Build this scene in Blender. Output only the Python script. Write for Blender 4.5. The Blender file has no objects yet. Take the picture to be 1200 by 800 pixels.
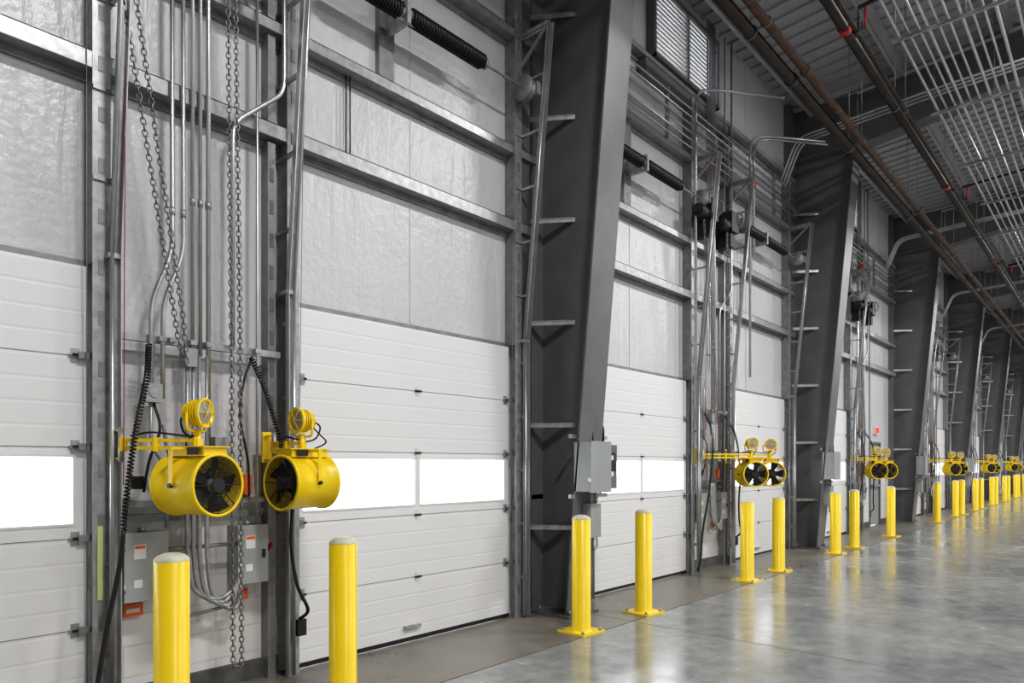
import bpy, math, random
from mathutils import Vector, Matrix
random.seed(4)
scene=bpy.context.scene
try:
    scene.view_settings.view_transform='Standard'
    scene.view_settings.exposure=0.0
    scene.view_settings.look='Medium High Contrast'
except Exception as e: print(e)

# ---------------------------------------------------------------- materials
def mat(name,col,rough=.5,metal=0.0,nscale=0,namt=0.0,bump=0.0,bscale=40,spec=.5,stretch=(1,1,1)):
    m=bpy.data.materials.new(name); m.use_nodes=True
    nt=m.node_tree; b=nt.nodes['Principled BSDF']
    b.inputs['Base Color'].default_value=(*col,1); b.inputs['Roughness'].default_value=rough
    b.inputs['Metallic'].default_value=metal
    b.inputs['Specular IOR Level'].default_value=spec
    tc=nt.nodes.new('ShaderNodeTexCoord'); mp=nt.nodes.new('ShaderNodeMapping')
    mp.inputs['Scale'].default_value=stretch
    nt.links.new(tc.outputs['Object'],mp.inputs['Vector'])
    if nscale:
        n=nt.nodes.new('ShaderNodeTexNoise'); n.inputs['Scale'].default_value=nscale; n.inputs['Detail'].default_value=5
        nt.links.new(mp.outputs[0],n.inputs['Vector'])
        r=nt.nodes.new('ShaderNodeValToRGB')
        r.color_ramp.elements[0].position=.3; r.color_ramp.elements[1].position=.7
        r.color_ramp.elements[0].color=(*[c*(1-namt) for c in col],1)
        r.color_ramp.elements[1].color=(*[min(1,c*(1+namt)) for c in col],1)
        nt.links.new(n.outputs['Fac'],r.inputs['Fac']); nt.links.new(r.outputs['Color'],b.inputs['Base Color'])
    if bump:
        n2=nt.nodes.new('ShaderNodeTexNoise'); n2.inputs['Scale'].default_value=bscale; n2.inputs['Detail'].default_value=3
        nt.links.new(mp.outputs[0],n2.inputs['Vector'])
        bp=nt.nodes.new('ShaderNodeBump'); bp.inputs['Strength'].default_value=bump; bp.inputs['Distance'].default_value=.02
        nt.links.new(n2.outputs['Fac'],bp.inputs['Height']); nt.links.new(bp.outputs[0],b.inputs['Normal'])
    return m
def emis(name,col,s):
    m=bpy.data.materials.new(name); m.use_nodes=True; b=m.node_tree.nodes['Principled BSDF']
    b.inputs['Base Color'].default_value=(*col,1); b.inputs['Emission Color'].default_value=(*col,1); b.inputs['Emission Strength'].default_value=s
    return m
GALV=mat('galvanized_steel',(.40,.41,.425),.40,.5,14,.22,.05,30)
GALVD=mat('galvanized_dull',(.27,.275,.285),.5,.4,10,.2)
CHR=mat('conduit_steel',(.52,.53,.54),.33,.75,8,.1)
COL=mat('column_primer_gray',(.15,.153,.163),.38,0,3,.12,.04,20)
INS=mat('insulation_facing',(.62,.62,.65),.34,0,1.5,.05,.40,16)
DOORM=mat('door_white',(.78,.785,.80),.38)
WHT=mat('white_paint',(.74,.74,.74),.45,0,3,.05)
BLK=mat('black_rubber',(.018,.018,.02),.5)
SPR=mat('spring_black',(.03,.027,.027),.38,.5)
BLKP=mat('black_pipe_steel',(.04,.032,.028),.42,.3,6,.3)
BRN=mat('rusty_pipe',(.10,.06,.042),.55,.2,9,.4)
YEL=mat('safety_yellow',(.90,.655,.012),.30,0,4,.04)
YELD=mat('fan_yellow',(.90,.655,.01),.34,0,5,.05)
GREY=mat('enclosure_gray',(.34,.355,.365),.4,0,4,.06)
ORG=mat('orange_label',(.75,.13,.03),.5)
RED=mat('red_paint',(.5,.02,.02),.4)
CAP=mat('bollard_cap',(.56,.55,.45),.6,0,20,.15)
DECK=mat('roof_deck_painted',(.42,.42,.44),.5,0,2,.06)
CURB=mat('dark_curb',(.10,.10,.095),.7,0,8,.3,.1)
OUT=mat('outside_concrete',(.78,.78,.76),.8,0,.5,.1)
LIME=mat('lime_tape',(.62,.72,.30),.5)
CHAIN=mat('zinc_chain',(.28,.275,.27),.4,.7)
BLADE=mat('louver_blade',(.68,.68,.69),.4,.1)
# insulation: add soft vertical wrinkles
nt=INS.node_tree; b=nt.nodes['Principled BSDF']
tc=nt.nodes.new('ShaderNodeTexCoord'); mp=nt.nodes.new('ShaderNodeMapping'); mp.inputs['Scale'].default_value=(7,1,1.3)
n=nt.nodes.new('ShaderNodeTexNoise'); n.inputs['Scale'].default_value=1.0; n.inputs['Detail'].default_value=4; n.inputs['Distortion'].default_value=.8
bp=nt.nodes.new('ShaderNodeBump'); bp.inputs['Strength'].default_value=.5; bp.inputs['Distance'].default_value=.03
old=b.inputs['Normal'].links[0].from_node
nt.links.new(tc.outputs['Object'],mp.inputs[0]); nt.links.new(mp.outputs[0],n.inputs['Vector']); nt.links.new(n.outputs['Fac'],bp.inputs['Height'])
nt.links.new(bp.outputs[0],old.inputs['Normal'])
# door ribs : fine embossed lines
nt=DOORM.node_tree; b=nt.nodes['Principled BSDF']
tc=nt.nodes.new('ShaderNodeTexCoord'); w=nt.nodes.new('ShaderNodeTexWave'); w.wave_type='BANDS'; w.bands_direction='Z'
w.inputs['Scale'].default_value=2.26
r=nt.nodes.new('ShaderNodeValToRGB'); r.color_ramp.elements[0].position=0; r.color_ramp.elements[1].position=.07
bp=nt.nodes.new('ShaderNodeBump'); bp.inputs['Strength'].default_value=.35; bp.inputs['Distance'].default_value=.004
n=nt.nodes.new('ShaderNodeTexNoise'); n.inputs['Scale'].default_value=60
ad=nt.nodes.new('ShaderNodeMath'); ad.operation='MULTIPLY_ADD'; ad.inputs[1].default_value=.12
nt.links.new(tc.outputs['Object'],w.inputs['Vector']); nt.links.new(w.outputs['Fac'],r.inputs['Fac']); nt.links.new(tc.outputs['Object'],n.inputs['Vector'])
nt.links.new(n.outputs['Fac'],ad.inputs[0]); nt.links.new(r.outputs['Color'],ad.inputs[2]); nt.links.new(ad.outputs[0],bp.inputs['Height']); nt.links.new(bp.outputs[0],b.inputs['Normal'])
# block wall
CMU=bpy.data.materials.new('painted_block'); CMU.use_nodes=True; nt=CMU.node_tree; b=nt.nodes['Principled BSDF']
b.inputs['Roughness'].default_value=.5
tc=nt.nodes.new('ShaderNodeTexCoord'); sx=nt.nodes.new('ShaderNodeSeparateXYZ'); cx=nt.nodes.new('ShaderNodeCombineXYZ'); br=nt.nodes.new('ShaderNodeTexBrick')
nt.links.new(tc.outputs['Object'],sx.inputs[0]); nt.links.new(sx.outputs[0],cx.inputs[0]); nt.links.new(sx.outputs[2],cx.inputs[1]); nt.links.new(cx.outputs[0],br.inputs['Vector'])
br.inputs['Scale'].default_value=1; br.inputs['Brick Width'].default_value=.4; br.inputs['Row Height'].default_value=.2; br.inputs['Mortar Size'].default_value=.006
br.inputs['Color1'].default_value=(.72,.715,.72,1); br.inputs['Color2'].default_value=(.70,.695,.70,1); br.inputs['Mortar'].default_value=(.58,.575,.58,1)
nt.links.new(br.outputs['Color'],b.inputs['Base Color'])
# concrete floor
def concrete(name,c1,c2,r1,r2):
    m=bpy.data.materials.new(name); m.use_nodes=True; nt=m.node_tree; b=nt.nodes['Principled BSDF']
    b.inputs['Specular IOR Level'].default_value=.7
    tc=nt.nodes.new('ShaderNodeTexCoord')
    n=nt.nodes.new('ShaderNodeTexNoise'); n.inputs['Scale'].default_value=.7; n.inputs['Detail'].default_value=9; n.inputs['Roughness'].default_value=.65
    n2=nt.nodes.new('ShaderNodeTexNoise'); n2.inputs['Scale'].default_value=5; n2.inputs['Detail'].default_value=8; n2.inputs['Roughness'].default_value=.7
    nt.links.new(tc.outputs['Object'],n.inputs['Vector']); nt.links.new(tc.outputs['Object'],n2.inputs['Vector'])
    mx=nt.nodes.new('ShaderNodeMath'); mx.operation='MULTIPLY_ADD'; mx.inputs[1].default_value=.45
    ml=nt.nodes.new('ShaderNodeMath'); ml.operation='MULTIPLY'; ml.inputs[1].default_value=.55
    nt.links.new(n.outputs['Fac'],ml.inputs[0]); nt.links.new(n2.outputs['Fac'],mx.inputs[0]); nt.links.new(ml.outputs[0],mx.inputs[2])
    r=nt.nodes.new('ShaderNodeValToRGB'); r.color_ramp.elements[0].position=.38; r.color_ramp.elements[1].position=.62
    r.color_ramp.elements[0].color=(*c1,1); r.color_ramp.elements[1].color=(*c2,1)
    nt.links.new(mx.outputs[0],r.inputs['Fac']); nt.links.new(r.outputs['Color'],b.inputs['Base Color'])
    mr=nt.nodes.new('ShaderNodeMapRange'); mr.inputs['From Min'].default_value=.35; mr.inputs['From Max'].default_value=.65
    mr.inputs['To Min'].default_value=r1; mr.inputs['To Max'].default_value=r2
    nt.links.new(mx.outputs[0],mr.inputs['Value']); nt.links.new(mr.outputs[0],b.inputs['Roughness'])
    bp=nt.nodes.new('ShaderNodeBump'); bp.inputs['Strength'].default_value=.10; bp.inputs['Distance'].default_value=.01
    nt.links.new(n2.outputs['Fac'],bp.inputs['Height']); nt.links.new(bp.outputs[0],b.inputs['Normal'])
    return m
SLAB=concrete('polished_concrete',(.185,.195,.195),(.36,.365,.355),.08,.30)
APRON=concrete('apron_concrete',(.13,.12,.10),(.25,.232,.20),.22,.45)
# glass
GLS=bpy.data.materials.new('window_glass'); GLS.use_nodes=True; nt=GLS.node_tree
for n in list(nt.nodes): nt.nodes.remove(n)
o=nt.nodes.new('ShaderNodeOutputMaterial'); t=nt.nodes.new('ShaderNodeBsdfTransparent'); g=nt.nodes.new('ShaderNodeBsdfGlossy'); g.inputs['Roughness'].default_value=.05
mx=nt.nodes.new('ShaderNodeMixShader'); mx.inputs[0].default_value=.06
nt.links.new(t.outputs[0],mx.inputs[1]); nt.links.new(g.outputs[0],mx.inputs[2]); nt.links.new(mx.outputs[0],o.inputs[0])

# ---------------------------------------------------------------- mesh builder
class MB:
    def __init__(s): s.v=[]; s.f=[]; s.mi=[]; s.sm=[]; s.mats=[]
    def m(s,mt):
        if mt not in s.mats: s.mats.append(mt)
        return s.mats.index(mt)
    def add(s,vs,fs,mt,smooth=False):
        o=len(s.v); s.v+=[Vector(p) for p in vs]; k=s.m(mt)
        for f in fs: s.f.append([o+i for i in f]); s.mi.append(k); s.sm.append(smooth)
    def box(s,x0,x1,y0,y1,z0,z1,mt):
        s.hexa([(x0,y0,z0),(x1,y0,z0),(x1,y1,z0),(x0,y1,z0),(x0,y0,z1),(x1,y0,z1),(x1,y1,z1),(x0,y1,z1)],mt)
    def hexa(s,p,mt):
        s.add(p,[(0,3,2,1),(4,5,6,7),(0,1,5,4),(1,2,6,5),(2,3,7,6),(3,0,4,7)],mt)
    def bar(s,p0,p1,w,h,mt,up=(0,0,1)):
        p0=Vector(p0);p1=Vector(p1);t=(p1-p0).normalized();u=Vector(up)
        if abs(t.dot(u))>.98:u=Vector((1,0,0))
        a=t.cross(u).normalized();c=a.cross(t).normalized()
        a=a*w/2;c=c*h/2
        s.hexa([p0-a-c,p0+a-c,p1+a-c,p1-a-c,p0-a+c,p0+a+c,p1+a+c,p1-a+c],mt)
    def tube(s,pts,r,mt,n=8,closed=False):
        pts=[Vector(p) for p in pts];N=len(pts);vs=[];fs=[];a=None
        for i in range(N):
            if closed: t=pts[(i+1)%N]-pts[i-1]
            else: t=pts[min(i+1,N-1)]-pts[max(i-1,0)]
            if t.length<1e-9:t=Vector((0,0,1))
            t.normalize()
            if a is None:
                u=Vector((0,0,1)) if abs(t.z)<.9 else Vector((1,0,0)); a=t.cross(u).normalized()
            else:
                a=a-t*a.dot(t); a.normalize()
            c=t.cross(a); rr=r[i] if isinstance(r,(list,tuple)) else r
            for k in range(n):
                q=2*math.pi*k/n; vs.append(pts[i]+a*math.cos(q)*rr+c*math.sin(q)*rr)
        M=N if closed else N-1
        for i in range(M):
            for k in range(n):
                j=(i+1)%N
                fs.append((i*n+k,i*n+(k+1)%n,j*n+(k+1)%n,j*n+k))
        s.add(vs,fs,mt,True)
        if not closed:
            o=len(s.v)-len(vs);kk=s.m(mt)
            s.f.append([o+k for k in range(n)][::-1]);s.mi.append(kk);s.sm.append(False)
            s.f.append([o+(N-1)*n+k for k in range(n)]);s.mi.append(kk);s.sm.append(False)
    def cyl(s,p0,p1,r,mt,n=16): s.tube([p0,p1],r,mt,n)
    def ring(s,c,ax,R,r,mt,n=32,k=6):
        c=Vector(c);ax=Vector(ax).normalized();u=Vector((0,0,1)) if abs(ax.z)<.9 else Vector((1,0,0))
        a=ax.cross(u).normalized();b=ax.cross(a)
        s.tube([c+a*R*math.cos(2*math.pi*i/n)+b*R*math.sin(2*math.pi*i/n) for i in range(n)],r,mt,k,True)
    def lathe(s,c,ax,prof,mt,n=32,smooth=True):
        c=Vector(c);ax=Vector(ax).normalized();u=Vector((0,0,1)) if abs(ax.z)<.9 else Vector((1,0,0))
        a=ax.cross(u).normalized();b=ax.cross(a);vs=[];fs=[]
        for t,r in prof:
            for i in range(n):
                q=2*math.pi*i/n; vs.append(c+ax*t+a*r*math.cos(q)+b*r*math.sin(q))
        for j in range(len(prof)-1):
            for i in range(n): fs.append((j*n+i,j*n+(i+1)%n,(j+1)*n+(i+1)%n,(j+1)*n+i))
        s.add(vs,fs,mt,smooth)
    def mesh(s,name):
        me=bpy.data.meshes.new(name); me.from_pydata([tuple(p) for p in s.v],[],s.f)
        for m_ in s.mats: me.materials.append(m_)
        me.polygons.foreach_set('material_index',s.mi); me.polygons.foreach_set('use_smooth',s.sm); me.update()
        return me
    def obj(s,name,loc=(0,0,0),rot=0):
        return put(name,s.mesh(name),loc,rot)
def put(name,me,loc=(0,0,0),rot=0):
    ob=bpy.data.objects.new(name,me); scene.collection.objects.link(ob); ob.location=loc; ob.rotation_euler=(0,0,rot); return ob
def cat(pts,sub=8):
    P=[Vector(p) for p in pts]; P=[P[0]*2-P[1]]+P+[P[-1]*2-P[-2]];out=[]
    for i in range(1,len(P)-2):
        for k in range(sub):
            t=k/sub;a,b,c,d=P[i-1:i+3]
            out.append(.5*((2*b)+(c-a)*t+(2*a-5*b+4*c-d)*t*t+(3*b-3*c+d-a)*t**3))
    out.append(P[-2]);return out
def fillet(pts,R=.12,n=5):
    P=[Vector(p) for p in pts];out=[P[0]]
    for i in range(1,len(P)-1):
        a=(P[i-1]-P[i]);b=(P[i+1]-P[i]);d=min(R,a.length*.45,b.length*.45)
        p0=P[i]+a.normalized()*d;p2=P[i]+b.normalized()*d
        for k in range(n+1):
            t=k/n;out.append(p0*(1-t)**2+P[i]*2*t*(1-t)+p2*t*t)
    out.append(P[-1]);return out
def helix(path,R,pitch,n=9):
    path=[Vector(p) for p in path];out=[];ph=0;a=None
    for i in range(len(path)-1):
        seg=path[i+1]-path[i];L=seg.length
        if L<1e-6: continue
        t=seg/L
        if a is None: a=t.cross(Vector((.3,1,.2))).normalized()
        a=(a-t*a.dot(t)).normalized();c=t.cross(a)
        st=max(1,int(L/pitch*n))
        for k in range(st):
            out.append(path[i]+seg*k/st+a*R*math.cos(ph)+c*R*math.sin(ph)); ph+=2*math.pi*(L/st)/pitch
    return out
def chain(mb,pts,L=.05,W=.029,r=.0042,mt=None):
    pts=[Vector(p) for p in pts];mt=mt or CHAIN
    step=L*.72;acc=0;k=0
    for i in range(len(pts)-1):
        d=pts[i+1]-pts[i];D=d.length
        if D<1e-6: continue
        t=d/D;u=t.cross(Vector((0.3,1,0.1))).normalized();v=t.cross(u)
        while acc<D:
            c=pts[i]+t*acc; w=u if k%2 else v
            q=[c+t*(L/2)*math.cos(a)+w*(W/2)*math.sin(a) for a in [2*math.pi*j/8 for j in range(8)]]
            mb.tube(q,r,mt,4,True); acc+=step;k+=1
        acc-=D

P=7.68; XEND=62.0; XST=-6.0; YB=-16.0; EAVE=8.4
NB=8
door_c=[]
for k in range(NB):
    for c in (.15,4.0):
        x=c+P*k
        if k==2 and c>1: continue
        if x<60: door_c.append(x)
man_c=4.0+2*P
HW=1.22; DH=2.79

# ---------------------------------------------------------------- shell
mb=MB()
louv=[(8.1+P*k,9.95+P*k) for k in range(-1,6)]
WT=.10
def rowwall(mb,z0,z1,holes,mt,y0=0,y1=WT):
    x=XST
    for a,b_ in sorted(holes):
        if a>x: mb.box(x,a,y0,y1,z0,z1,mt)
        x=max(x,b_)
    if x<XEND: mb.box(x,XEND,y0,y1,z0,z1,mt)
holes=[(c-HW+.04,c+HW-.04) for c in door_c]+[(man_c-.5,man_c+.5)]
rowwall(mb,0,1.2,holes,CMU)
rowwall(mb,1.2,2.15,holes,INS)
rowwall(mb,2.15,2.75,holes[:-1],INS)
mb.box(XST,XEND,0,WT,2.75,7.1,INS)
rowwall(mb,7.1,8.05,louv,INS)
mb.box(XST,XEND,0,WT,8.05,EAVE+.05,INS)
x=-5.8
while x<60:
    mb.box(x,x+.018,-.006,0,2.85,EAVE,INS); x+=1.22
mb.obj('wall_left')
mb=MB()
for i,(a,b_) in enumerate([(XST,door_c[0]-HW)]+[(door_c[j]+HW+.12,door_c[j+1]-HW-.12) for j in range(len(door_c)-1)]):
    if a<man_c<b_:
        mb.box(a,man_c-.56,-.035,0,0,.14,CURB); mb.box(man_c+.56,b_,-.035,0,0,.14,CURB)
    else: mb.box(a,b_,-.035,0,0,.14,CURB)
mb.obj('baseboard_left')
mb=MB()
for j in range(len(door_c)-1):
    a,b_=door_c[j]+HW+.12,door_c[j+1]-HW-.12
    if b_-a<2 : mb.box(a,b_,-.05,0,1.2,1.25,GALVD)
mb.obj('trim_1')
mb=MB(); mb.box(XST,XEND,YB,-1.12,-.2,0,SLAB)
x=2.07+P/2
while x<60:
    mb.box(x-.006,x+.006,YB,-1.12,-.01,.0006,CURB); x+=P
for y in (-6.2,-11.2): mb.box(XST,XEND,y-.006,y+.006,-.01,.0006,CURB)
mb.obj('floor')
mb=MB(); mb.box(XST,XEND,-1.105,WT,-.2,0,APRON); mb.box(XST,XEND,-1.12,-1.105,-.2,-.012,CURB)
x=2.07
while x<60:
    mb.box(x-.006,x+.006,-1.105,0,-.01,.0006,CURB); x+=P/2
mb.obj('floor_apron')
mb=MB(); mb.box(XEND,XEND+.2,YB,.25,0,10,COL); mb.obj('wall_far')
mb=MB(); mb.box(XST-.2,XST,YB,.25,0,10,WHT); mb.obj('wall_near')
mb=MB(); mb.box(XST,XEND,YB-.2,YB,0,10,WHT); mb.obj('wall_right')
SL=.075
def rz(y): return EAVE-SL*y
mb=MB()
mb.hexa([(XST,YB,rz(YB)),(XEND,YB,rz(YB)),(XEND,.25,rz(.25)),(XST,.25,rz(.25)),(XST,YB,rz(YB)+.1),(XEND,YB,rz(YB)+.1),(XEND,.25,rz(.25)+.1),(XST,.25,rz(.25)+.1)],DECK)
x=XST+.1
while x<XEND:
    z=.04;mb.hexa([(x,YB,rz(YB)-z),(x+.07,YB,rz(YB)-z),(x+.07,0,rz(0)-z),(x,0,rz(0)-z),(x,YB,rz(YB)),(x+.07,YB,rz(YB)),(x+.07,0,rz(0)),(x,0,rz(0))],DECK); x+=.305
mb.obj('ceiling')
mb=MB(); mb.box(-30,90,.3,60,-.25,-.2,OUT); mb.obj('outdoor_ground')

# ---------------------------------------------------------------- girts
CX=5.80
col_x=[CX+P*k for k in range(-1,8) if CX+P*k<XEND-.5]
mb=MB()
ys=-.14
for z,hh in ((4.03,.10),(4.80,.08),(6.0,.08),(6.95,.06)):
    segs=[XST]+[c for c in col_x]+[XEND]
    for i in range(len(segs)-1):
        a=segs[i]+(.22 if i else 0); b_=segs[i+1]-(.22 if i<len(segs)-2 else 0)
        if b_-a<.3: continue
        mb.box(a,b_,ys,0,z+hh/2-.006,z+hh/2,GALV)
        mb.box(a,b_,ys,ys+.006,z-hh/2,z+hh/2,GALV)
        mb.box(a,b_,ys,-.02,z-hh/2-.004,z-hh/2,GALVD)
        mb.box(a,b_,-.03,-.0,z-hh/2-.05,z+hh/2+.06,GALVD)
mb.obj('wall_girt')

# ---------------------------------------------------------------- columns
def column_mesh():
    m=MB(); hw=.2; zt=7.35; y0=-.03
    db,dt=.50,1.16
    m.box(-hw,hw,y0-.02,y0,0,EAVE-.02,COL)
    m.hexa([(-.008,-db,0),(.008,-db,0),(.008,y0,0),(-.008,y0,0),(-.008,-dt,zt),(.008,-dt,zt),(.008,y0,zt),(-.008,y0,zt)],COL)
    m.box(-.008,.008,-dt,y0,zt,EAVE-.05,COL)
    m.hexa([(-hw,-db-.02,0),(hw,-db-.02,0),(hw,-db,0),(-hw,-db,0),(-hw,-dt-.02,zt),(hw,-dt-.02,zt),(hw,-dt,zt),(-hw,-dt,zt)],COL)
    m.box(-.26,.26,-db-.1,0,0,.025,COL)
    m.box(-hw,hw,-dt-.02,y0,zt-.01,zt+.01,COL)
    for sx in(-.18,.18):
        for sy in (-.15,-.54): m.cyl((sx,sy,.02),(sx,sy,.07),.016,GALVD,8)
    for i in range(7):
        z=.93+i*1.08
        if z>7: break
        d=.46
        m.bar((-.30,-.03,z),(-.012,-d,z),.055,.006,GALV)
        m.bar((-.30,-.06,z-.022),(-.012,-d-.03,z-.022),.005,.045,GALV)
    m.box(-.45,-.28,-.10,-.0,0,EAVE-.05,COL)
    return m.mesh('steel_column')
cm=column_mesh()
for c in col_x: put('steel_column',cm,(c,0,0))
def rafter_mesh():
    m=MB(); hw=.17
    yb=YB+.02
    def I(y0,y1,d0,d1):
        zt0=rz(y0)-.26;zt1=rz(y1)-.26
        m.hexa([(-.007,y0,zt0-d0),(.007,y0,zt0-d0),(.007,y1,zt1-d1),(-.007,y1,zt1-d1),(-.007,y0,zt0),(.007,y0,zt0),(.007,y1,zt1),(-.007,y1,zt1)],COL)
        for a0,a1 in ((zt0-d0,zt1-d1),(zt0,zt1)):
            m.hexa([(-hw,y0,a0-.015),(hw,y0,a0-.015),(hw,y1,a1-.015),(-hw,y1,a1-.015),(-hw,y0,a0),(hw,y0,a0),(hw,y1,a1),(-hw,y1,a1)],COL)
    I(-1.18,-6,.9,.6); I(-6,yb,.6,.6)
    return m.mesh('roof_beam')
rm=rafter_mesh()
for c in col_x: put('roof_beam',rm,(c,0,0))
mb=MB()
for y in (-.4,-1.9,-3.4,-4.9,-6.4,-7.9,-9.4,-10.9,-12.4,-13.9):
    z=rz(y)-.05
    mb.box(XST,XEND,y-.003,y+.003,z-.2,z,DECK); mb.box(XST,XEND,y-.003,y+.06,z-.2,z-.194,DECK); mb.box(XST,XEND,y-.06,y+.003,z-.006,z,DECK)
mb.obj('roof_purlins')

# ---------------------------------------------------------------- overhead doors
def door_mesh():
    m=MB(); n=5; h=(DH-.02)/n; y0,y1=-.062,-.02
    for i in range(n):
        z0=.02+i*h; z1=z0+h-.006
        if i==2:
            a=.07; fr=.075
            m.box(-HW,HW,y0,y1,z0,z0+fr,DOORM); m.box(-HW,HW,y0,y1,z1-fr*.55,z1,DOORM)
            for x0,x1 in((-HW,-HW+a),(-.03,.03),(HW-a,HW)): m.box(x0,x1,y0,y1,z0+fr,z1-fr*.55,WHT)
            for x0,x1 in((-HW+a,-.03),(.03,HW-a)):
                m.box(x0,x1,y0+.02,y0+.024,z0+fr,z1-fr*.55,GLS)
                m.box(x0,x1,y0-.006,y0+.012,z0+fr,z0+fr+.015,WHT); m.box(x0,x1,y0-.006,y0+.012,z1-fr*.55-.015,z1-fr*.55,WHT)
        else:
            m.box(-HW,HW,y0,y1,z0,z1,DOORM)
        if i: 
            m.box(-HW+.01,HW-.01,y0+.004,y1-.004,z0-.01,z0+.002,GALVD)
            for x in (-HW+.06,0,HW-.06):
                m.box(x-.022,x+.022,y0-.006,y0,z0-.045,z0+.04,GALV if abs(x)>.1 else WHT)
                m.cyl((x-.035,y0-.012,z0-.003),(x+.035,y0-.012,z0-.003),.009,BLK if abs(x)<.1 else GALV,8)
            for sg in(-1,1): m.cyl((sg*(HW-.08),y0-.03,z0),(sg*(HW+.06),y0-.03,z0),.008,BLK,8); m.box(sg*HW-.05,sg*HW+.05,y0-.04,y0-.03,z0-.02,z0+.02,GALVD)
    m.box(-HW,HW,y0,y1,.008,.028,BLK); m.box(-HW,HW,y0-.006,y0,.02,.045,BLK)
    m.box(-HW,HW,-.02,-.002,DH,DH+.04,GALVD)
    m.box(-.16,.02,y0-.03,y0,.12,.15,GALV)
    return m.mesh('overhead_door')
dm=door_mesh()
for i,c in enumerate(door_c): put('door_%d'%(i+1),dm,(c,0,0))

def track_mesh():
    m=MB()
    for sg in(-1,1):
        x=sg*(HW+.06)
        m.box(x-.05,x+.05,-.145,-.14,0,6.9,GALV); m.box(x-.05,x-.044,-.14,0,2.8,6.9,GALVD); m.box(x+.044,x+.05,-.14,0,0,6.9,GALVD)
        for k in range(21):
            z=.25+k*.31
            m.box(x-.018,x+.018,-.149,-.145,z,z+.09,GALVD)
        xt=x+sg*.055
        pts=[(xt,-.185,.02),(xt,-.185,2.85),(xt,-.50,6.0)]
        for a,b_ in zip(pts,pts[1:]):
            m.bar(a,b_,.055,.006,GALV,up=(0,1,0)); 
            a2=(a[0]+sg*.027,a[1]-.022,a[2]);b2=(b_[0]+sg*.027,b_[1]-.022,b_[2])
            m.bar(a2,b2,.006,.05,CHR,up=(0,1,0))
            m.tube([(a[0]-sg*.02,a[1]-.03,a[2]),(b_[0]-sg*.02,b_[1]-.03,b_[2])],.013,CHR,8)
        m.box(xt-.04,xt+.04,-.22,-.0,2.83,2.86,GALV)
        for z in (.4,.95,1.5,2.05,2.6):
            m.box(xt-.03,xt+.03,-.185,-.14,z,z+.03,GALVD)
        for z in (3.3,3.85,4.4,4.95,5.5,5.95):
            y=-.185-.315*(z-2.85)/3.15
            m.box(xt-.012,xt+.012,y,0,z,z+.025,GALV); m.box(x-.05,xt+.02,-.16,-.145,z,z+.025,GALV)
        m.bar((xt,-.50,6.0),(xt,0,6.0),.04,.04,GALV); m.bar((xt,-.5,6.0),(xt,-.02,5.6),.02,.03,GALV)
        xd=sg*(HW-.03)
        m.box(x-.03,x+.03,-.42,0,5.29,5.41,GALV)
        m.lathe((xd-.03,-.3,5.35),(1,0,0),[(0,0),(0,.125),(.012,.125),(.012,.09),(.07,.08),(.07,.11),(.08,.11),(.08,0)],GALVD,28)
        m.tube([(xd,-.17,5.4),(xd+sg*.03,-.08,.1)],.003,GALVD,5)
    m.cyl((-HW-.12,-.3,5.35),(HW+.12,-.3,5.35),.0135,GALV,10)
    for a,b_ in((-1.03,-.40),(-.28,.58)):
        N=int((b_-a)/.0028); p=.028
        m.tube([(a+(b_-a)*i/N,-.3+.066*math.cos(2*math.pi*(b_-a)*i/N/p),5.35+.066*math.sin(2*math.pi*(b_-a)*i/N/p)) for i in range(N+1)],.0115,SPR,5)
        m.cyl((a,-.3,5.35),(b_,-.3,5.35),.062,SPR,18)
        m.cyl((a-.05,-.3,5.35),(a,-.3,5.35),.05,GALVD,14); m.cyl((b_,-.3,5.35),(b_+.05,-.3,5.35),.05,GALVD,14)
    m.box(-.36,-.32,-.36,0,5.25,5.45,GALV); m.box(-.43,-.25,-.31,-.3,5.27,5.43,GALVD)
    m.box(-.42,-.26,-.06,-.0,4.84,6.0,GALVD)
    for xx in(-.75,-.71): m.tube([(xx,-.05,4.1),(xx,-.05,4.78)],.006,BLK,5)
    return m.mesh('door_track_assembly')
tm=track_mesh()
for c in door_c: put('door_track_assembly',tm,(c,0,0))

# ---------------------------------------------------------------- louvers
def louver_mesh():
    m=MB(); x0,x1,z0,z1=0,1.85,7.1,8.05
    for a in((x0-.05,x0),(x1,x1+.05),((x0+x1)/2-.012,(x0+x1)/2+.012)): m.box(a[0],a[1],-.13,.1,z0-.05,z1+.05,COL)
    m.box(x0-.05,x1+.05,-.13,.1,z0-.05,z0,COL); m.box(x0-.05,x1+.05,-.13,.1,z1,z1+.05,COL)
    n=15
    for i in range(n):
        z=z0+.04+(z1-z0-.06)*i/(n-1)
        m.hexa([(x0,-.10,z-.006),(x1,-.10,z-.006),(x1,0,z-.006),(x0,0,z-.006),(x0,-.10,z+.006),(x1,-.10,z+.006),(x1,0,z+.006),(x0,0,z+.006)],BLADE)
        m.box(x0,x1,-.105,-.10,z-.02,z+.014,BLADE)
    m.box(-.3,2.2,-.14,-.0,6.72,6.9,COL)
    return m.mesh('wall_louver')
lm=louver_mesh()
for a,b_ in louv: put('wall_louver',lm,(a,0,0))

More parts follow.
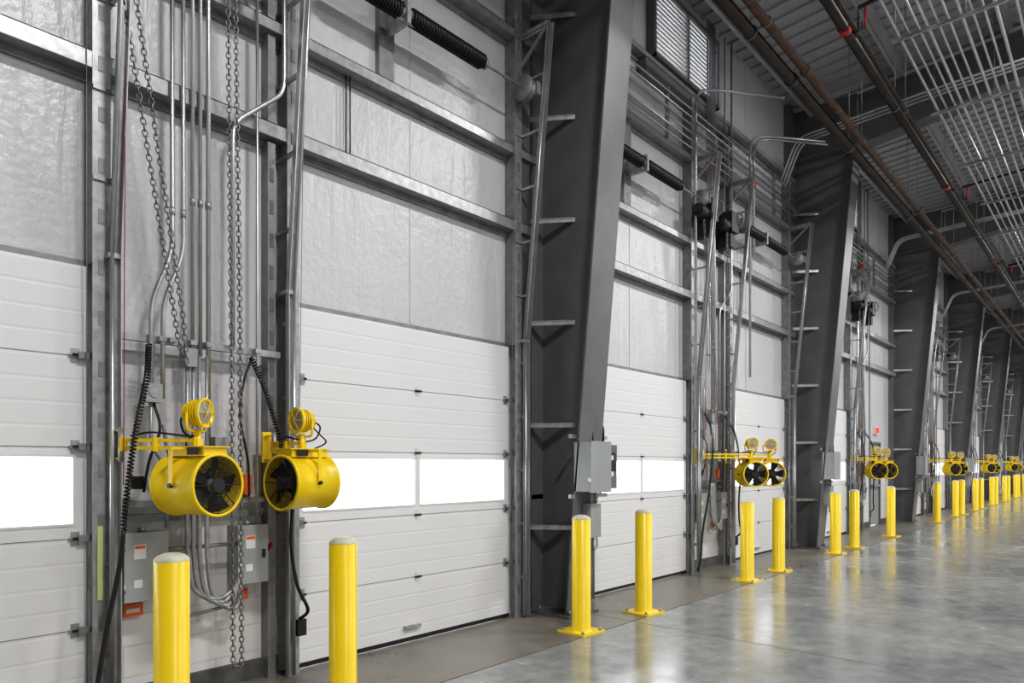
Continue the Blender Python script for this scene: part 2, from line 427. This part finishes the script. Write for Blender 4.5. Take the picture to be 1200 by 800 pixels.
# ---------------------------------------------------------------- man door
mb=MB(); c=man_c
for a,b_ in((c-.5,c-.45),(c+.45,c+.5)): mb.box(a,b_,-.02,.1,0,2.15,COL)
mb.box(c-.5,c+.5,-.02,.1,2.1,2.15,COL); mb.box(c-.45,c+.45,.02,.07,.02,2.1,GREY)
mb.box(c+.05,c+.33,.012,.02,1.2,1.85,BLK); mb.box(c-.4,c+.4,-.05,.02,1.0,1.06,GALV); mb.cyl((c-.36,-.05,1.03),(c-.36,.02,1.03),.03,GALV)
mb.obj('door_%d'%(len(door_c)+1))
mb=MB(); mb.box(c-.17,c+.17,-.06,0,2.35,2.55,WHT); mb.box(c-.14,c+.14,-.065,-.06,2.38,2.52,emis('exit_red',(.9,.05,.03),.6)); mb.obj('exit_sign')

# ---------------------------------------------------------------- bollards
def boll():
    m=MB(); r=.089
    m.box(-.16,.16,-.16,.16,0,.018,YEL)
    m.lathe((0,0,0),(0,0,1),[(.018,r+.012),(.03,r),(1.06,r),(1.063,r-.004)],YEL,36)
    m.lathe((0,0,0),(0,0,1),[(1.06,r+.001),(1.072,r-.003),(1.088,r-.02),(1.098,r-.045),(1.102,0)],CAP,36)
    for a in(-.125,.125):
        for b_ in(-.125,.125):
            m.cyl((a,b_,.018),(a,b_,.045),.013,GALV,6); m.cyl((a,b_,.018),(a,b_,.022),.022,GALV,12)
    return m.mesh('bollard')
bm_=boll()
bx=[-1.2,1.51,2.59,5.225,6.345,9.03,10.16,12.84,13.98,16.70]
for k in range(3,7):
    for o in(-1.25,1.48,2.57,5.25): bx.append(o+P*k-.1)
for x in bx:
    if x<59: put('bollard',bm_,(x,-.98,0),random.uniform(-.1,.1))

# ---------------------------------------------------------------- fans and lights
def fan_mesh():
    m=MB(); R=.183; L=.36
    h=L/2
    m.lathe((0,0,0),(1,0,0),[(-h,R+.010),(-h+.02,R+.010),(-h+.025,R),(h-.025,R),(h-.02,R+.010),(h,R+.010),(h,R-.008),(h-.03,R-.01),(-h+.03,R-.01),(-h,R-.008),(-h,R+.010)],YELD,44)
    for sx in(h-.004,-h+.004):
        for i in range(9): m.ring((sx,0,0),(1,0,0),.048+i*.0155,.0023,BLK,32,4)
        for k in range(8):
            a=k*math.pi/4; m.tube([(sx,.04*math.cos(a),.04*math.sin(a)),(sx,.18*math.cos(a),.18*math.sin(a))],.0036,BLK,4)
        m.cyl((sx-.004,0,0),(sx+.006,0,0),.045,BLK,20)
    m.cyl((-.1,0,0),(.1,0,0),.07,BLK,20); m.cyl((.1,0,0),(.14,0,0),.04,GALVD,16)
    for k in range(5):
        a=k*2*math.pi/5
        u=Vector((0,math.cos(a),math.sin(a)));v=Vector((0,-math.sin(a),math.cos(a)));X=Vector((1,0,0))
        p=[X*.09+u*.04-v*.02,X*.11+u*.04+v*.03,X*.14+u*.168+v*.07,X*.08+u*.168-v*.05]
        m.hexa(p+[w_+X*.004 for w_ in p],BLK)
    for a in (0.8,2.35,3.95,5.5): m.bar((0,.06*math.cos(a),.06*math.sin(a)),(0,.178*math.cos(a),.178*math.sin(a)),.02,.006,BLK)
    m.box(-.15,.15,-.085,.085,R-.008,R+.045,YELD); m.box(-.17,.17,-.10,.10,R+.045,R+.052,YELD)
    m.box(-.02,.02,-.02,.02,R+.04,R+.10,YELD)
    m.box(.03,.12,-.103,-.10,R+.0,R+.045,BLK); m.box(.03,.12,.10,.103,R+.0,R+.045,BLK)
    for sy in(-1,1): m.bar((0,sy*(R+.008),.0),(0,sy*(R+.008),R+.03),.03,.006,YELD,up=(0,1,0)); m.cyl((0,sy*(R),0),(0,sy*(R+.022),0),.014,BLK,10)
    m.box(-.015,.015,-R-.01,R+.01,R+.03,R+.045,YELD)
    m.tube(cat([(-.1,.0,R+.05),(-.16,.06,R+.10),(-.06,.10,R+.16),(.0,.03,R+.26)],6),.006,BLK,6)
    return m.mesh('dock_fan')
def light_mesh():
    m=MB()
    prof=[(-.09,0),(-.09,.03),(-.07,.045)]
    for i in range(6):
        x=-.07+i*.016; rr=.06+.022*min(1,i/3); prof+=[(x,.045),(x,rr),(x+.007,rr),(x+.007,.045)]
    prof+=[(.03,.05),(.03,.088),(.055,.092),(.057,.08),(.045,.07)]
    m.lathe((0,0,0),(1,0,0),prof,YELD,28,False)
    m.lathe((0,0,0),(1,0,0),[(.045,.072),(.048,0)],GALV,28)
    for a in range(3):
        q=a*math.pi/3; m.tube([(.058,-.085*math.cos(q),-.085*math.sin(q)),(.066,0,0),(.058,.085*math.cos(q),.085*math.sin(q))],.003,YELD,4)
    m.tube(fillet([(-.01,-.1,0),(-.01,-.1,-.11),(-.01,.1,-.11),(-.01,.1,0)],.03),.009,YELD,6)
    m.cyl((-.01,0,-.10),(-.01,0,-.15),.016,YELD,12)
    m.tube(cat([(-.08,.02,0),(-.13,.03,-.04),(-.10,.02,-.12),(-.02,.0,-.15)],5),.006,BLK,6)
    return m.mesh('dock_light')
fm=fan_mesh(); lm2=light_mesh()
def arm(p0,p1,name='swing_arm'):
    m=MB();p0=Vector(p0);p1=Vector(p1);d=(p1-p0).normalized();L=(p1-p0).length
    for dz in(.022,-.024):
        m.bar(p0+Vector((0,0,dz)),p1+Vector((0,0,dz)),.028,.022,YELD)
    for t in(.02,.45,.98): 
        q=p0+d*L*t; m.box(q.x-.02,q.x+.02,q.y-.02,q.y+.02,q.z-.045,q.z+.04,YELD)
    m.cyl(p0+Vector((0,0,-.11)),p0+Vector((0,0,.1)),.017,GALV,10)
    m.bar(p0+Vector((0,0,.08)),(p0.x,-.14,p0.z+.08),.04,.008,YELD); m.bar(p0+Vector((0,0,-.09)),(p0.x,-.14,p0.z-.09),.04,.008,YELD)
    m.box(p0.x-.035,p0.x+.035,-.16,-.145,p0.z-.11,p0.z+.11,YELD)
    m.cyl(p1+Vector((0,0,-.08)),p1+Vector((0,0,.09)),.02,YELD,12)
    m.tube(cat([p0+Vector((.05,-.02,.05)),p0+d*L*.4+Vector((0,-.01,.07)),p0+d*L*.8+Vector((0,-.02,.05)),p1+Vector((0,0,.05))],5),.007,BLK,6)
    return m.obj(name)
ZA=1.70
def station(ox,e1,e2,f1,f2,l1,l2,zf=1.43):
    arm((ox+1.50,-.26,ZA),(ox+e1[0],e1[1],ZA)); arm((ox+2.50,-.26,ZA),(ox+e2[0],e2[1],ZA))
    put('dock_fan',fm,(ox+e1[0],e1[1],zf),f1); put('dock_fan',fm,(ox+e2[0],e2[1],zf),f2)
    put('dock_light',lm2,(ox+e1[0],e1[1],ZA+.19),l1); put('dock_light',lm2,(ox+e2[0],e2[1],ZA+.18),l2)
R_=math.radians
station(0,(1.83,-.56),(2.58,-.50),R_(287),R_(187),R_(305),R_(185),1.45)
station(P,(2.35,-.62),(2.82,-.72),R_(225),R_(215),R_(235),R_(215))
station(2*P,(1.9,-.55),(2.5,-.6),R_(215),R_(230),R_(235),R_(215))
for k in (3,4,5,6): station(k*P,(1.9,-.8),(2.7,-.9),R_(225),R_(200),R_(235),R_(215))

# ---------------------------------------------------------------- pier equipment (repeated per bay)
def conduits():
    m=MB(); y=-.17; zt=8.2
    for x,zb,r in((1.966,2.3,.013),(2.017,2.3,.013),(2.07,1.25,.016),):
        m.tube([(x,y,zt),(x,y,zb)],r,CHR,8)
        for z in(5.6,3.3): m.cyl((x,y,z),(x,y,z+.05),r+.006,GALV,8)
    for x,dx in((1.834,-.13),(1.905,-.13)):
        m.tube(fillet([(x,y,zt),(x,y,2.95),(x+dx,y,2.62),(x+dx,y,2.0)],.12),.014,CHR,8)
        m.cyl((x,y,3.2),(x,y,3.25),.02,GALV,8)
    m.tube(fillet([(2.62,y-.02,zt),(2.62,y-.02,4.3),(2.24,y,3.95),(2.24,y,2.4)],.1),.016,CHR,8)
    m.tube(fillet([(2.42,y,zt),(2.42,y,2.35),(2.42,y,1.15)],.1),.011,CHR,8)
    for z in(2.38,5.05):
        m.box(1.48,2.62,-.135,-.09,z-.02,z+.025,GALV); 
        for x in(1.5,2.0,2.58): m.box(x-.03,x+.03,-.09,0,z-.02,z+.02,GALVD)
        for x in (1.77,1.834,1.966,2.07,2.42): m.box(x-.022,x+.022,-.195,-.135,z-.012,z+.018,GALV)
    m.box(1.48,2.58,-.05,-.0,1.30,1.34,GALV)
    for za,zb in((0,3.95),(4.1,4.75),(4.87,5.94),(6.06,6.88)):
        m.box(2.54,2.60,-.10,0,za+.0,zb,GALVD)
    for i in range(10): m.box(2.555,2.585,-.105,-.10,1.5+i*.24,1.6+i*.24,COL)
    m.tube(fillet([(1.704,y,2.0),(1.704,y,1.7),(1.80,y,1.55),(1.80,y,1.16)],.08),.013,GALV,8)
    for i,x in enumerate((1.93,1.97,2.01,2.06)):
        m.tube(cat([(x,y,1.3),(x,y-.01,.95),(x+.04,y-.02,.74-.02*i),(x+.2,y-.02,.66-.025*i),(2.30,y,.74+.05*i)],6),.016,GALV,8)
        m.tube([(x,y,2.3),(x,y,1.3)],.013,GALV,8)
    m.tube([(1.80,-.13,1.02),(2.28,-.13,1.02)],.014,GALV,8)
    m.tube([(1.95,-.13,.56),(2.32,-.13,.60)],.012,GALV,8)
    m.tube([(1.52,-.30,6.5),(1.50,-.30,1.45)],.003,RED,5)
    m.tube(cat([(1.78,y,1.83),(1.80,y-.03,1.65),(1.86,y-.04,1.58),(1.93,y-.03,1.62),(1.97,y,1.7)],6),.012,GALVD,6)
    m.tube(cat([(2.38,y,2.33),(2.30,y-.04,2.15),(2.28,y-.03,1.9),(2.34,y-.02,1.6),(2.36,y,1.35)],6),.009,BLK,6)
    m.tube(cat([(1.72,y,1.97),(1.74,y-.05,1.8),(1.68,y-.04,1.6),(1.66,y,1.4)],6),.009,BLK,6)
    return m.mesh('conduit_run')
def jboxes():
    m=MB()
    m.box(1.66,1.76,-.21,-.12,1.97,2.09,GREY); m.cyl((1.71,-.21,2.03),(1.71,-.216,2.03),.03,GALV,16)
    m.box(2.10,2.20,-.21,-.12,1.62,1.76,GREY); m.box(1.90,1.98,-.21,-.12,2.22,2.34,GREY)
    m.box(1.60,1.66,-.18,-.12,1.42,1.50,BLK)
    return m.mesh('junction_box')
def cab(x0,x1,z0,z1,h=True):
    m=MB(); y0,y1=-.17,-.002
    m.box(x0,x1,y0,y1,z0,z1,GREY); m.box(x0-.006,x1+.006,y0-.012,y0,z0-.006,z1+.006,GREY)
    for z in(z0+.08,z1-.08): m.cyl((x0-.004,y0-.012,z-.025),(x0-.004,y0-.012,z+.025),.007,GALV,8)
    m.box(x0+.05,x0+.12,y0-.0135,y0-.012,z1-.16,z1-.07,WHT); m.box(x0+.055,x0+.115,y0-.015,y0-.0135,z1-.095,z1-.075,ORG)
    m.box(x0+.05,x0+.10,y0-.0135,y0-.012,z0+.08,z0+.13,WHT)
    m.box(x1-.035,x1-.02,y0-.03,y0-.012,(z0+z1)/2-.03,(z0+z1)/2+.03,BLK)
    if h: m.bar((x1+.012,y0+.05,(z0+z1)/2-.01),(x1+.03,y0-.03,(z0+z1)/2+.07),.014,.03,RED)
    m.cyl(((x0+x1)/2,y0+.08,z1),((x0+x1)/2,y0+.08,z1+.03),.022,GALV,10)
    return m.mesh('electrical_cabinet')
def chains1():
    m=MB()
    chain(m,[(1.37,-.33,5.2),(1.50,-.33,4.3),(1.81,-.33,2.36),(1.86,-.33,2.2)])
    chain(m,[(1.46,-.33,5.2),(1.575,-.33,4.3),(1.84,-.33,2.5),(1.86,-.33,2.2)])
    return m.mesh('hoist_chain')
def chains2():
    m=MB()
    lo=[(2.19+.03*math.sin(a),-.34,.24+.04*(-math.cos(a))) for a in [-1.57,-.9,0,.9,1.57]]
    chain(m,[(2.12,-.34,5.2),(2.15,-.34,2.4)]+lo+[(2.21,-.34,2.4),(2.17,-.34,5.2)])
    return m.mesh('hoist_chain')
def cords():
    m=MB()
    p=cat([(1.68,-.2,2.33),(1.62,-.33,2.1),(1.53,-.40,1.75),(1.48,-.38,1.3),(1.47,-.34,1.0),(1.41,-.30,.6),(1.35,-.3,.22),(1.34,-.26,.06)],8)
    m.tube(helix(p[:28],.015,.022,7),.006,BLK,5); m.tube(p[27:],.015,BLK,8)
    return m.mesh('coiled_cable')
def cords2():
    m=MB()
    p=cat([(2.36,-.2,2.33),(2.40,-.32,2.1),(2.46,-.36,1.85),(2.52,-.34,1.7)],8)
    m.tube(helix(p,.015,.022,7),.006,BLK,5)
    p=cat([(2.52,-.34,1.7),(2.58,-.36,1.5),(2.60,-.34,1.3),(2.60,-.32,1.0),(2.66,-.30,.7),(2.76,-.28,.5),(2.74,-.2,.42)],8)
    m.tube(p,.013,BLK,8)
    m.box(2.71,2.78,-.23,-.19,.30,.42,BLK)
    return m.mesh('coiled_cable')
def operator():
    m=MB()
    m.box(-.02,.22,-.42,-.12,5.08,5.38,BLK); m.cyl((-.02,-.33,5.16),(-.26,-.33,5.16),.085,BLK,20)
    m.cyl((-.26,-.33,5.16),(-.30,-.33,5.16),.06,BLK,20)
    m.box(.02,.16,-.38,-.14,4.86,5.06,BLK); m.ring((.25,-.36,5.3),(1,0,0),.12,.012,GALVD,28,6)
    for k in range(4):
        a=k*math.pi/4; m.tube([(.25,-.36-.12*math.cos(a),5.3-.12*math.sin(a)),(.25,-.36+.12*math.cos(a),5.3+.12*math.sin(a))],.006,GALVD,5)
    m.box(-.05,.28,-.14,0,5.02,5.08,GALV); m.box(-.05,.28,-.14,0,5.4,5.45,GALV)
    return m.mesh('door_operator')
def tags():
    m=MB()
    m.box(1.585,1.70,-.05,-.036,.60,.68,ORG); m.box(2.30,2.41,-.05,-.036,.60,.68,ORG); m.box(1.60,1.68,-.0515,-.05,.625,.65,WHT)
    m.box(2.36,2.42,-.09,-.003,1.36,1.50,ORG)
    m.box(1.49,1.54,-.12,-.07,1.26,1.31,YEL); m.box(1.495,1.535,-.13,-.12,1.27,1.30,RED)
    return m.mesh('warning_label')
M=dict(conduit_run=conduits(),junction_box=jboxes(),warning_label=tags())
c1=cab(1.55,1.80,.72,1.14,False); c2=cab(2.28,2.49,.74,1.14); ch1=chains1(); ch2=chains2(); co1=cords(); co2=cords2(); op=operator()
for k in range(0,7):
    ox=k*P
    if ox+3>60: break
    for n,me in M.items(): put(n,me,(ox,0,0))
    put('electrical_cabinet',c1,(ox,0,0)); put('electrical_cabinet',c2,(ox,0,0))
    put('hoist_chain',ch1,(ox,0,0)); put('hoist_chain',ch2,(ox,0,0))
    put('coiled_cable',co1,(ox,0,0)); put('coiled_cable',co2,(ox,0,0))
    put('door_operator',op,(ox+1.45,0,0)); put('door_operator',op,(ox+2.15,0,.0))
mb=MB(); mb.box(1.405,1.435,-.1525,-.1495,.75,1.2,LIME); mb.obj('reflective_tape')
# horizontal conduits high on wall
mb=MB()
for i in range(6):
    z=6.08+i*.11
    mb.tube([(6.1,-.2,z),(13.2,-.2,z)],.012,CHR,6)
    mb.tube([(13.8,-.2,z),(20.8,-.2,z)],.012,CHR,6)
for x in (6.4,8.3,10.2,12.1,14.4,16.4,18.6):
    mb.box(x,x+.04,-.19,-.14,6.0,6.7,GALV)
for x,zb in((10.9,3.0),(11.05,5.0),(9.0,2.4)):
    mb.tube(fillet([(x,-.24,zb),(x,-.24,6.9),(x+.5,-.3,7.1),(x+1.6,-.9,7.2)],.25),.02,CHR,8)
for x in(9.55,10.9,17.2): mb.box(x,x+.10,-.3,-.2,6.1,6.22,ORG)
mb.obj('wall_conduit_rack')

def colbox():
    m=MB(); yf=-.60
    m.box(-.20,.14,yf-.22,yf-.02,1.30,1.80,GREY); m.box(-.21,.15,yf-.235,yf-.22,1.29,1.81,GREY)
    for z in (1.4,1.7): m.box(-.215,-.205,yf-.24,yf-.2,z,z+.04,GALV)
    m.box(.17,.37,yf-.16,yf-.02,1.32,1.78,COL); m.box(.20,.34,yf-.165,yf-.16,1.5,1.7,BLK)
    for z in(1.62,1.45): m.box(.22,.29,yf-.17,yf-.165,z,z+.05,WHT)
    m.box(-.05,.13,yf-.12,yf-.0,.82,1.17,GREY)
    m.box(-.28,.38,yf-.03,yf-.005,1.84,1.88,GALV); m.box(-.28,.38,yf-.03,yf-.005,1.23,1.27,GALV)
    m.tube(fillet([(.03,yf-.08,1.8),(.03,yf-.08,2.0),(.23,yf-.08,2.0),(.23,yf-.08,1.78)],.08),.013,BLK,8)
    m.tube([(.01,yf-.08,1.3),(.01,yf-.08,1.17)],.014,GALV,8); m.tube([(.09,yf-.08,1.3),(.09,yf-.08,1.17)],.014,GALV,8)
    m.tube(fillet([(.05,yf-.08,.82),(.05,yf-.08,.68),(.23,yf-.02,.72),(.23,yf+.1,1.1),(.27,yf-.05,1.32)],.08),.013,GALV,8)
    m.box(-.09,-.05,yf-.015,yf+.03,.8,1.25,GALV)
    return m.mesh('disconnect_switch')
cb=colbox()
for c in col_x[1:]: put('disconnect_switch',cb,(c,0,0))

# ---------------------------------------------------------------- ceiling pipes and conduits
def pipe(name,y,z,r,mt,x0=XST+.05,x1=XEND-.05,coup=6.4,red=False):
    m=MB(); m.tube([(x0,y,z),(x1,y,z)],r,mt,14)
    x=x0+2.1
    while x<x1:
        m.cyl((x,y,z),(x+.12,y,z),r+.014,RED if red else mt,14)
        x+=coup
    x=CX-P
    while x<x1:
        if x>x0:
            for dx in(1.9,5.7):
                m.ring((x+dx,y,z),(1,0,0),r+.008,.008,GALVD,20,5); m.tube([(x+dx,y,z+r),(x+dx,y,rz(y)-.1)],.006,GALVD,5)
        x+=P
    return m.obj(name)
pipe('sprinkler_pipe',-1.58,6.55,.07,BLKP,red=False)
pipe('gas_pipe',-1.76,6.60,.05,BRN,red=False)
pipe('sprinkler_main',-2.22,6.95,.06,BLKP,red=True)
pipe('steam_pipe',-2.36,6.85,.03,BLKP)
mb=MB()
ylist=[-2.55,-2.66,-2.77,-2.88,-2.99,-3.1,-3.25,-3.36,-3.47,-3.6,-3.8,-3.92,-4.04]
for i,y in enumerate(ylist):
    mb.tube([(XST+.1,y,7.30+.02*(i%3)),(XEND-.1,y,7.30+.02*(i%3))],.016 if i%3 else .022,CHR,7)
x=0
while x<XEND:
    mb.box(x,x+.04,-4.15,-2.45,7.235,7.275,GALV)
    for y in(-2.5,-3.3,-4.1): mb.tube([(x+.02,y,7.25),(x+.02,y,rz(y)-.1)],.006,GALV,5)
    x+=2.56
for x in (12.3,19.5,27,35):
    for i in range(3): mb.tube(fillet([(x+i*.12,-.2,6.6),(x+i*.12,-.5,7.32),(x+i*.12,-2.6,7.42),(x+i*.12,-6,7.5)],.2),.018,CHR,7)
mb.obj('ceiling_conduit_rack')
mb=MB()
for x in (9.6,17.3,25,32.6,40.3):
    mb.tube([(x,-2.22,7.02),(x,-2.22,7.5),(x,-8,7.9)],.028,BLKP,8)
    for y in(-2.3,-4.5,-6.5): mb.tube([(x,y,7.5-.065*(y+2.22)),(x,y,7.2)],.014,RED,6)
mb.obj('sprinkler_branch')

# ---------------------------------------------------------------- unseen ceiling lamps, added to light the interior
def fill_lamp():
    m=MB(); m.box(-.6,.6,-.2,.2,0,.07,WHT); m.box(-.57,.57,-.17,.17,-.012,0,emis('fill_lamp_diffuser',(1,1,1),3))
    for x in(-.4,.4): m.tube([(x,0,.07),(x,0,.72)],.006,GALV,5)
    return m.mesh('unseen_fill_lamp')
fill_lamp_mesh=fill_lamp()
for k in range(8):
    for y in(-5.6,-11.5):
        x=CX-3.84+P*k
        z=8.0; o=put('unseen_fill_lamp',fill_lamp_mesh,(x,y,z))
        l=bpy.data.lights.new('fill_light','AREA'); l.shape='RECTANGLE'; l.size=1.1; l.size_y=.34; l.energy=330 if y>-8 else 270; l.color=(1,.985,.965)
        lo=bpy.data.objects.new('fill_light',l); scene.collection.objects.link(lo); lo.parent=o; lo.location=(0,0,-.03)

# ---------------------------------------------------------------- world + camera
w=bpy.data.worlds.new('world'); scene.world=w; w.use_nodes=True
bg=w.node_tree.nodes['Background']; bg.inputs[0].default_value=(.95,.97,1,1); bg.inputs[1].default_value=4.5
cam=bpy.data.cameras.new('camera'); cam.lens=24; cam.sensor_width=36; cam.shift_y=.12; cam.clip_end=300
co=bpy.data.objects.new('camera',cam); scene.collection.objects.link(co)
co.location=(0,-4.787,1.575); co.rotation_euler=(math.radians(90),0,math.radians(-48.13))
scene.camera=co
